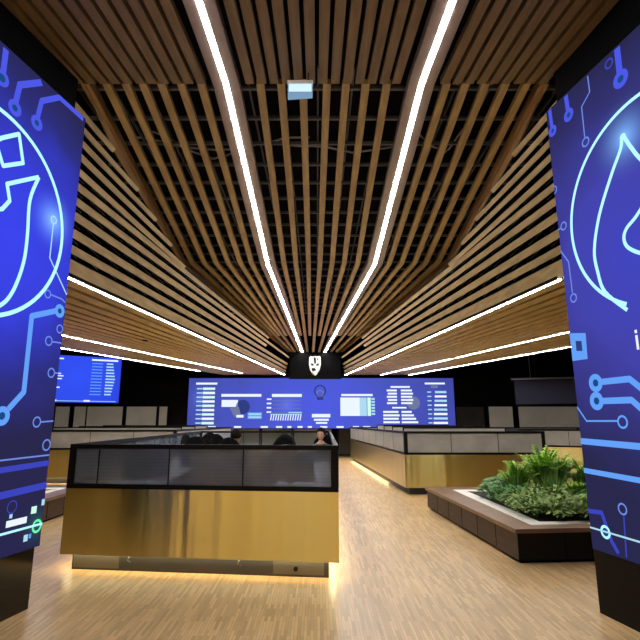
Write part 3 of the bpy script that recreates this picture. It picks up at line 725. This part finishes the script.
# ------------------------------------------------------------------ far screens
def back_screen():
    t = thing('video_wall', 'wide blue information screen across the far end of the aisle', 'display screen', (.2, 21.1, 2.2))
    b = MB(); b.box(-5.50, 5.86, 21.12, 21.42, 1.22, 3.36); b.build('cabinet', t, M['black'])
    b = MB(); P = Plane((-5.48, 21.12), (1, 0), (0, -1), b); org = Vector(t.location)
    bg = screen_bg('far_screen_picture', [(0, (.08, .11, .78)), (.35, (.075, .10, .62)), (.7, (.065, .085, .46)), (1, (.05, .065, .36))], tuple(Vector((0, 21.12, 2.0))-org), 6.5,
                   [(tuple(Vector((-1.3, 21.1, 2.2))-org), 1.0, (.05, .08, .3)), (tuple(Vector((-5.0, 21.1, 2.5))-org), 1.0, (.05, .08, .2))])
    b.box(-5.48, 5.84, 21.10, 21.12, 1.24, 3.34, bg)
    U = lambda x: (x-317)*.0431+5.48
    Z = lambda y: 1.5+(422-y)*.0418
    def rc(x0, x1, y0, y1, m='wh', k=.026): P.rect(U(x0), U(x1), Z(y1), Z(y0), M[m], k)
    rc(197, 218, 382.5, 384.5)
    for i in range(9):
        y = 387.5+i*4.3; rc(204, 216, y, y+2.4, 'wh' if i % 2 else 'palegreen'); rc(198, 203.5, y+.5, y+1.8, 'wh2')
    rc(222.5, 262, 394, 396.8); rc(223, 239, 400, 407)
    P.disc((U(244), Z(407)), .30, M['darkblue'], .026); P.poly([(U(231), Z(408)), (U(240), Z(407)), (U(243), Z(417)), (U(236), Z(417))], M['greyblue'], .0275); rc(238, 245, 415, 417.6, 'wh', .029)
    rc(249, 263, 412.5, 419, 'circuit2'); rc(250, 262, 413.5, 415, 'wh2', .028); rc(250, 262, 416.5, 418, 'wh2', .028)
    rc(272.5, 302, 394, 397)
    for i in range(4): rc(267.5, 272, 398.5+i*4.3, 400+i*4.3); rc(273, 301, 400.5+i*4, 401.1+i*4, 'greyblue')
    for i in range(13): P.poly([(U(272+i*2.4), Z(414.5)), (U(273+i*2.4), Z(414.5)), (U(272+i*2.4), Z(420.5)), (U(271+i*2.4), Z(420.5))], M['wh'], .026)
    rc(289, 302, 412, 413.3, 'wh2'); rc(271, 302, 414, 414.8, 'wh2', .028)
    P.annulus((U(320), Z(391)), .20, .26, M['darkblue'], .026); P.annulus((U(320), Z(393.5)), .10, .16, M['greyblue'], .026); P.rect(U(317), U(323), Z(400), Z(396), M['darkblue'], .026)
    rc(312, 330, 414, 417.4); rc(314, 328.5, 418.8, 420.8); rc(316, 327, 422, 423.8)
    rc(341, 372, 394, 396.2); rc(340, 359, 397.6, 416); rc(359, 366, 397.6, 416, 'wh2'); rc(366.6, 370, 397.6, 416, 'palegreen')
    for i in range(6): rc(370.5, 374, 398+i*3, 400+i*3, 'wh2')
    rc(390, 409, 386, 387.8); rc(391, 405, 407, 408.6)
    for i in range(5): rc(386+i % 2, 396, 389.5+i*3.2, 391.4+i*3.2); rc(400, 411+i % 2, 389.5+i*3.2, 391.4+i*3.2)
    for i in range(4): rc(382, 397+i % 2, 411+i*3.4, 413+i*3.4); rc(400, 410+i*2, 411+i*3.4, 413+i*3.4)
    P.disc((U(412), Z(403)), .28, M['greyblue'], .025)
    rc(424, 444, 382.5, 384.3); rc(430, 437, 385.2, 388, 'greyblue')
    for i in range(8): y = 391+i*4.4; rc(431+(7-i)*.4, 445, y, y+2.2, 'wh' if i % 2 else 'wh2'); rc(426, 430, y+.5, y+1.6, 'wh2')
    for x0, x1 in ((262, 269), (277, 283), (288, 292), (298, 303), (308, 312), (320, 327), (336, 343), (352, 358), (362, 369), (376, 382), (236, 243), (210, 218)): rc(x0, x1, 426.0, 427.8)
    b.build('display', t, fixn=False)
back_screen()
def side_screen():
    O = Vector((-7.2, 18.0, 0)); d = Vector((-1, -.5, 0)).normalized(); nrm = Vector((.5, -1, 0)).normalized()
    t = thing('video_wall', 'smaller blue information screen high on the far left', 'display screen', (-8.4, 17.4, 2.2))
    b = MB(); f = lambda u, k: tuple((O+d*u+nrm*k)[:2]); b.prism([f(-.04, -.2), f(3.2, -.2), f(3.2, -.02), f(-.04, -.02)], 2.12, 3.84); b.build('cabinet', t, M['black'])
    b = MB(); P = Plane(O[:2], d[:2], nrm[:2], b); org = Vector(t.location)
    bg = screen_bg('left_far_screen_picture', [(0, (.035, .09, .95)), (.5, (.03, .07, .80)), (.8, (.025, .05, .55)), (1, (.02, .04, .4))], tuple(P.p(1.4, 3.1, 0)-org), 2.6)
    q = lambda u, k, z: P.p(u, z, k)
    b.hexa([q(0, -.02, 2.17), q(3.15, -.02, 2.17), q(3.15, 0, 2.17), q(0, 0, 2.17)], [q(0, -.02, 3.80), q(3.15, -.02, 3.80), q(3.15, 0, 3.80), q(0, 0, 3.80)], bg)
    P.rect(.12, 1.0, 3.66, 3.72, M['wh'], .006)
    for i in range(11):
        z = 3.54-i*.11; P.rect(.18+.02*abs(5-i), .50, z, z+.05, M['wh2'], .006); P.rect(.62, .98, z, z+.035, M['circuit2'], .006)
    P.rect(1.9, 2.5, 3.66, 3.71, M['wh'], .006); P.rect(2.1, 2.3, 3.42, 3.46, M['wh2'], .006)
    for z, w in ((3.14, .42), (3.06, .5), (2.96, .46), (2.88, .3), (2.66, .42)): P.rect(2.36-w, 2.36, z, z+.04, M['wh'], .006)
    P.rect(.1, 2.9, 2.21, 2.23, M['wh2'], .006)
    for u in (.95, 2.0): P.rect(u, u+.2, 2.20, 2.26, M['wh'], .007)
    b.build('display', t, fixn=False)
    b = MB(); p0, p1 = O+d*.8-nrm*.1, O+d*2.4-nrm*.1
    for p in (p0, p1): b.tube([(p.x, p.y, 3.84), (p.x, p.y, 6.3)], .03, 8)
    b.build('hanging_rod', t, M['blackmetal'])
side_screen()
t = thing('video_wall', 'switched-off dark navy screen on the far right', 'display screen', (8.6, 17.3, 2.2))
b = MB(); b.prism([(7.1, 17.8), (10.4, 16.3), (10.48, 16.46), (7.18, 17.96)], 2.08, 3.0); b.build('cabinet', t, M['black'])
b = MB(); b.prism([(7.12, 17.76), (10.36, 16.28), (10.38, 16.31), (7.14, 17.79)], 2.12, 2.96); b.build('display', t, M['navy_off'])
b = MB()
for x, y in ((7.8, 17.55), (9.7, 16.7)): b.tube([(x, y, 3.0), (x, y, 6.3)], .03, 8)
b.build('hanging_rod', t, M['blackmetal'])
b = MB(); b.beam((6.8, 17.2, 2.94), (9.7, 16.2, 2.94), .10, .10, .05, (0, 1, 0)); 
for q in (.2, .8): p = L3((6.8, 17.2, 2.98), (9.7, 16.2, 2.98), q); b.tube([p, (p[0], p[1], 6.3)], .012, 6)
tag(b.build('cable_tray', None, M['grid']), 'thin grey hanging rail above the dark navy screen', 'rail')

# emblem on the column head
t = thing('wall_emblem', 'silver shield-shaped emblem on the dark column head above the screen', 'emblem', (-.09, 20.97, 3.87))
sh = [(-.25, .36), (-.19, .42), (-.06, .40), (0, .43), (.06, .40), (.19, .42), (.25, .36), (.26, .05), (.20, -.20), (.09, -.38), (0, -.44), (-.10, -.38), (-.21, -.20), (-.26, .05)]
b = MB(); b.hexa([(-.09+x, 20.98, 3.87+z) for x, z in sh], [(-.09+x*.9, 20.93, 3.87+z*.93) for x, z in sh]); b.build('shield', t, M['emblem'])
b = MB()
for pl in ([(-.06, .34), (.04, .34), (.05, .10), (-.02, .05)], [(-.16, .10), (-.06, .06), (-.05, -.02), (-.17, .0)], [(.06, .06), (.17, .10), (.17, .0), (.05, -.02)], [(-.14, -.12), (-.02, -.10), (.06, -.20), (-.04, -.26), (-.14, -.20)], [(.10, .32), (.16, .30), (.14, .20), (.10, .22)]):
    b.hexa([(-.09+x, 20.929, 3.87+z) for x, z in pl], [(-.09+x, 20.922, 3.87+z) for x, z in pl])
b.build('dark_relief', t, M['blackmetal'])

# ------------------------------------------------------------------ far wall: glazed offices with beige blinds between black posts
def window(i, x0, x1, z0, z1, y, mat='beige', mull=()):
    t = struct(MBbox(x0-.06, x1+.06, y, y+.10, z0-.06, z1+.06, 'window_%d' % i, M['blackmetal']))
    b = MB(); b.box(x0, x1, y-.02, y-.002, z0, z1); b.build('pane', t, M[mat])
    b = MB()
    for m in mull: b.box(m-.03, m+.03, y-.03, y-.021, z0, z1)
    if mull: b.build('mullion', t, M['blackmetal'])
    return t
def MBbox(x0, x1, y0, y1, z0, z1, name, mat, parent=None):
    b = MB(); b.box(x0, x1, y0, y1, z0, z1); return b.build(name, parent, mat)
wy = 22.9
s = wy/21*.0431
X = lambda p: (p-317)*s
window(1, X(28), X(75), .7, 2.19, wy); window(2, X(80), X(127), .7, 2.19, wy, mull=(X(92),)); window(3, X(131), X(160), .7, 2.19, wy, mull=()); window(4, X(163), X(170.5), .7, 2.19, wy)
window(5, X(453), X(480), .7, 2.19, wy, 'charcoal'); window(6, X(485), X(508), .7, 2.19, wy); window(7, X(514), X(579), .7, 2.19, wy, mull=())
# glazed doors under the far screen
M['doorglass'] = plain('grey_glass', (.40, .41, .38), .35)
for i, (a, c) in enumerate(((228, 262), (263, 293), (294, 332), (337, 352), (353, 380))):
    t = struct(MBbox(X(a), X(c), wy, wy+.08, 0, 1.45, 'door_%d' % (i+1), M['blackmetal']))
    MBbox(X(a)+.05, X(c)-.05, wy-.02, wy-.002, .08, 1.38, 'pane', M['doorglass'] if i < 3 else M['charcoal'], t)
b = MB()
R = random.Random(3)
t = thing('potted_tree', 'bushy green potted tree seen over the near counter', 'plant', (-1.5, 22.1, 0))
b.tube([(-1.5, 22.1, 0), (-1.5, 22.1, .35)], .16, 16, r1=.22); b.build('pot', t, M['planterblack'])
b = MB(); b.tube([(-1.5, 22.1, .35), (-1.48, 22.1, .6), (-1.5, 22.1, .9)], .03, 8); b.build('trunk', t, M['stem'])
b = MB()
for k in range(420):
    v = Vector((R.gauss(0, 1), R.gauss(0, 1), R.gauss(0, 1))).normalized()*R.uniform(.4, 1)
    leaf(b, (-1.5+v.x*.62, 22.1+v.y*.4, .95+v.z*.38), v+Vector((0, 0, .2)), .12, .06, M['fern' if k % 3 else 'deep'], .3, 2)
b.build('foliage', t, fixn=False)

# ------------------------------------------------------------------ office chairs
def office_chair(x, y, rot, label):
    t = thing('office_chair', label, 'chair', (x, y, 0), 'black office chairs inside the near counter')
    t.rotation_euler = (0, 0, rot)
    def part(name, mb, m): 
        mb2 = mb; bmesh.ops.translate(mb2.bm, verts=mb2.bm.verts, vec=Vector((x, y, 0))); return mb2.build(name, t, M[m])
    b = MB(); b.ball((0, 0, .48), (.25, .25, .06), nu=16, nv=6); part('seat', b, 'chairfab')
    b = MB()
    def bend(p, d): return Vector((p.x, p.y+.10*(p.x/.24)**2*-1+.02, p.z))
    b.ball((0, .25, .92), (.24, .045, .34), nu=18, nv=10, fn=bend); part('backrest', b, 'chairfab')
    b = MB(); b.tube([(0, .05, .44), (0, .24, .42), (0, .30, .60), (0, .29, .75)], .022, 8); part('back_support', b, 'blackmetal')
    b = MB(); b.tube([(0, 0, .10), (0, 0, .44)], .03, 10); part('gas_column', b, 'darksteel')
    for s in (-1, 1):
        b = MB(); b.tube([(s*.22, .05, .45), (s*.30, .05, .50), (s*.30, .05, .68), (s*.30, -.12, .69), (s*.30, .18, .69)], .018, 8); part('armrest', b, 'blackmetal')
    b = MB()
    for k in range(5):
        a = 2*PI*k/5; b.tube([(0, 0, .12), (math.cos(a)*.30, math.sin(a)*.30, .07)], .022, 6, r1=.014); pass
    sb = part('star_base', b, 'blackmetal')
    for k in range(5):
        a = 2*PI*k/5; b = MB(); b.ball((x+math.cos(a)*.30, y+math.sin(a)*.30, .036), .032, nu=8, nv=6); b.build('caster', sb, M['blackmetal'])
    return t
def copy_tree(o, parent=None):
    c = o.copy(); C.objects.link(c)
    if parent is not None: c.parent = parent
    for ch in list(o.children): copy_tree(ch, c)
    return c
def relative(o): return o
c0 = office_chair(-2.45, 11.6, .3, 'black office chair furthest left, above the near counter rim')
for (x, y, r, lab) in ((-2.0, 10.9, 2.6, 'black office chair second from the left inside the near counter'), (-2.2, 9.1, 3.4, 'black office chair just left of the dark-haired person'),
                       (-.55, 8.9, .2, 'black office chair just right of the dark-haired person'), (-.62, 10.6, 3.0, 'lone black office chair between the two seated people'), (-2.45, 10.2, 1.2, 'black office chair beside the left glass of the near counter')):
    c = copy_tree(c0); c.location = (x, y, 0); c.rotation_euler = (0, 0, r); c['label'] = lab

# desk dividers inside the counters
def divider(x0, y0, x1, y1, z, label, g):
    t = thing('desk_divider', label, 'divider', ((x0+x1)/2, (y0+y1)/2, .75), g)
    a, c = Vector((x0, y0)), Vector((x1, y1)); e = (c-a).normalized(); nn = Vector((-e.y, e.x))*.012
    b = MB(); b.prism([a-nn, c-nn, c+nn, a+nn], z-.03, z); b.prism([a-nn, a+e*.03-nn, a+e*.03+nn, a+nn], .75, z-.03); b.prism([c-e*.03-nn, c-nn, c+nn, c-e*.03+nn], .75, z-.03)
    b.build('frame', t, M['blackmetal'])
    b = MB(); n2 = nn*.4; b.prism([a+e*.03-n2, c-e*.03-n2, c-e*.03+n2, a+e*.03+n2], .75, z-.03); b.build('pane', t, M['glass_side'])
for k, y in enumerate((12.6, 14.4, 16.2, 18.0)):
    divider(2.15, y, 4.7, y-.1, 1.37+.012*k, 'glass desk divider in the right counter, row %s from the front' % ('one', 'two', 'three', 'four')[k], 'desk dividers in the right counter')
for k, y in enumerate((14.4, 16.0, 17.8)):
    divider(-7.6, y, -3.9, y+.1, 1.36+.015*k, 'glass desk divider in the far left counter, row %s from the front' % ('one', 'two', 'three')[k], 'desk dividers in the far left counter')
# monitors on the worktop of the near counter
def monitor(x, y, rot, label):
    t = thing('monitor', label, 'monitor', (x, y, .75), 'monitors inside the near counter')
    t.rotation_euler = (0, 0, rot)
    for name, mk, m in (('screen_housing', lambda b: b.box(x-.27, x+.27, y-.012, y+.012, .86, 1.17), 'blackmetal'),
                        ('stand', lambda b: (b.box(x-.02, x+.02, y-.03, y-.012, .76, .95), b.box(x-.11, x+.11, y-.08, y+.06, .75, .762)), 'darksteel')):
        b = MB(); mk(b); b.build(name, t, M[m])
    b = MB(); b.box(x-.255, x+.255, y+.0121, y+.014, .875, 1.155); b.build('display', t, M['darkblue'])
for x, y, r, lab in ((-1.95, 5.80, .05, 'monitor behind the smoked glass, at the left of the near counter'), (-1.05, 5.70, .1, 'monitor behind the smoked glass, at the middle of the near counter'),
                     (-.30, 5.62, -.05, 'monitor behind the smoked glass, towards the right of the near counter')): monitor(x, y, r, lab)

# ------------------------------------------------------------------ seated people
def person(x, y, rot, label, shirt):
    t = thing('person', label, 'person', (x, y, 0)); t.rotation_euler = (0, 0, rot)
    # faces -y before rotation; skeleton as (point, radius)
    V = [((0, .0, .56), .15), ((0, .01, .72), .14), ((0, .02, .90), .155), ((0, .02, 1.02), .12), ((0, .01, 1.09), .058), ((0, -.005, 1.15), .055)]
    E = [(0, 1), (1, 2), (2, 3), (3, 4), (4, 5)]
    def add(pts, root):
        i = root
        for p in pts: V.append(p); E.append((i, len(V)-1)); i = len(V)-1
    for s in (-1, 1):
        add([((s*.17, .02, 1.0), .065), ((s*.21, -.02, .86), .05), ((s*.23, -.06, .75), .045), ((s*.20, -.22, .765), .036), ((s*.17, -.33, .78), .026)], 3)
        add([((s*.10, -.05, .54), .09), ((s*.12, -.42, .53), .065), ((s*.12, -.44, .30), .055), ((s*.12, -.42, .09), .04), ((s*.12, -.56, .045), .035)], 0)
    me = bpy.data.meshes.new('skeleton'); me.from_pydata([p for p, r in V], E, [])
    ob = bpy.data.objects.new('skeleton', me); C.objects.link(ob)
    md = ob.modifiers.new('s', 'SKIN'); md.use_smooth_shade = True
    for i, (p, r) in enumerate(V):
        me.skin_vertices[0].data[i].radius = (r, r*.8 if i < 4 else r)
        me.skin_vertices[0].data[i].use_root = (i == 0)
    ob.modifiers.new('d', 'SUBSURF').levels = 2
    dg = bpy.context.evaluated_depsgraph_get(); dg.update()
    ev = bpy.data.meshes.new_from_object(ob.evaluated_get(dg))
    b = MB(); b.mi(M['skin']); b.mi(shirt); b.mi(M['trousers']); b.bm.from_mesh(ev)
    bpy.data.objects.remove(ob)
    for f in b.bm.faces:
        c = f.calc_center_median(); f.smooth = True
        f.material_index = 0 if (c.z > 1.07 or (c.y < -.28 and c.z > .7)) else (2 if c.z < .60 else 1)
        if c.z < .10: f.material_index = 2
    def head(p, d):
        q = Vector(p)
        if d.z < 0: q.x *= 1+.25*d.z; q.y *= 1+.12*d.z
        if d.y < -.75 and abs(d.x) < .22 and -.35 < d.z < .15: q.y -= .022
        return q
    b.ball((0, -.015, 1.25), (.076, .095, .118), M['skin'], 20, 16, head)
    b.ball((0, -.122, 1.235), (.012, .014, .018), M['skin'], 8, 6)
    for s in (-1, 1):
        b.ball((s*.077, 0, 1.24), (.01, .02, .03), M['skin'], 8, 6)
        b.ball((s*.030, -.098, 1.262), (.012, .008, .007), M['hair'], 8, 6)
        # five fingers
        for q in range(5):
            l = (.055, .075, .082, .076, .06)[q]; fx = s*.17+s*(-.028+.014*q) if q else s*.17-s*.034
            y0 = -.335 if q else -.31
            b.tube([(fx, y0, .782), (fx-(s*.018 if q == 0 else 0), y0-l*.55, .788), (fx-(s*.022 if q == 0 else 0), y0-l, .772)], .009, 6, M['skin'], r1=.006)
    b.ball((0, -.104, 1.195), (.024, .008, .006), M['hair'] if False else M['skin'], 8, 6)
    bmesh.ops.translate(b.bm, verts=b.bm.verts, vec=Vector((x, y, 0))); b.build('body', t)
    b = MB()
    def hr(p, d):
        q = Vector(p)
        if d.y < -.35 and d.z < .25: q *= .86
        if d.z < -.45: q *= .80
        return q
    b.ball((0, .0, 1.285), (.090, .112, .112), M['hair'], 20, 14, hr)
    bmesh.ops.translate(b.bm, verts=b.bm.verts, vec=Vector((x, y, 0))); b.build('hair', t)
person(-1.36, 8.45, 2.9, 'seated person with dark hair seen from behind, light grey shirt', M['shirt_grey'])
person(.08, 10.2, -.25, 'seated person facing the camera, dark hair and dark shirt, right end of the near counter', M['shirt_dark'])
for x, y, r, lab in ((-1.36, 8.45, 2.9, 'black office chair under the dark-haired person seen from behind'), (.08, 10.2, -.25, 'black office chair under the person facing the camera')):
    c = copy_tree(c0); c.location = (x, y+0, 0); c.rotation_euler = (0, 0, r); c['label'] = lab
    dv = Vector((math.sin(-r), math.cos(r), 0))*.03; c.location = Vector((x, y, 0))+dv

# added fill lamps, out of view, lighting the cream panels mirrored in the gold
for k, x in enumerate((-6.4, -4.0, -1.6, .6)):
    t = thing('added_fill_lamp', 'added rectangular fill lamp before the unseen wall behind the camera', 'ceiling light', (x, -4.6, 4.9), 'added fill lamps behind the camera')
    b = MB(); b.box(x-.5, x+.5, -4.7, -4.5, 4.9, 5.0); b.build('housing', t, M['black'])
    l = bpy.data.lights.new('added_fill_light', 'AREA'); l.shape = 'RECTANGLE'; l.size = .9; l.size_y = .15; l.energy = 190; l.color = (1, .9, .7)
    lo = bpy.data.objects.new('added_fill_light', l); C.objects.link(lo); lo.parent = t; lo.location = (0, 0, -.02)
    lo.rotation_euler = (Vector((0, -1.4, -3.0))).to_track_quat('-Z', 'Y').to_euler()
# ------------------------------------------------------------------ light, world, camera
w = bpy.data.worlds.new('World'); bpy.context.scene.world = w; w.use_nodes = True
w.node_tree.nodes['Background'].inputs['Color'].default_value = (.05, .05, .06, 1); w.node_tree.nodes['Background'].inputs['Strength'].default_value = .3
cam = bpy.data.cameras.new('Camera'); co = bpy.data.objects.new('Camera', cam); C.objects.link(co)
cam.sensor_width = 36; cam.lens = 490/640*36; cam.clip_start = .05; cam.clip_end = 100
co.location = (0, 0, 1.5); co.rotation_euler = (PI/2+math.atan(102/490), 0, 0); cam.shift_x = 3/640
sc = bpy.context.scene; sc.camera = co
sc.view_settings.view_transform = 'Standard'; sc.view_settings.look = 'None'; sc.view_settings.gamma = 1; sc.view_settings.exposure = 0
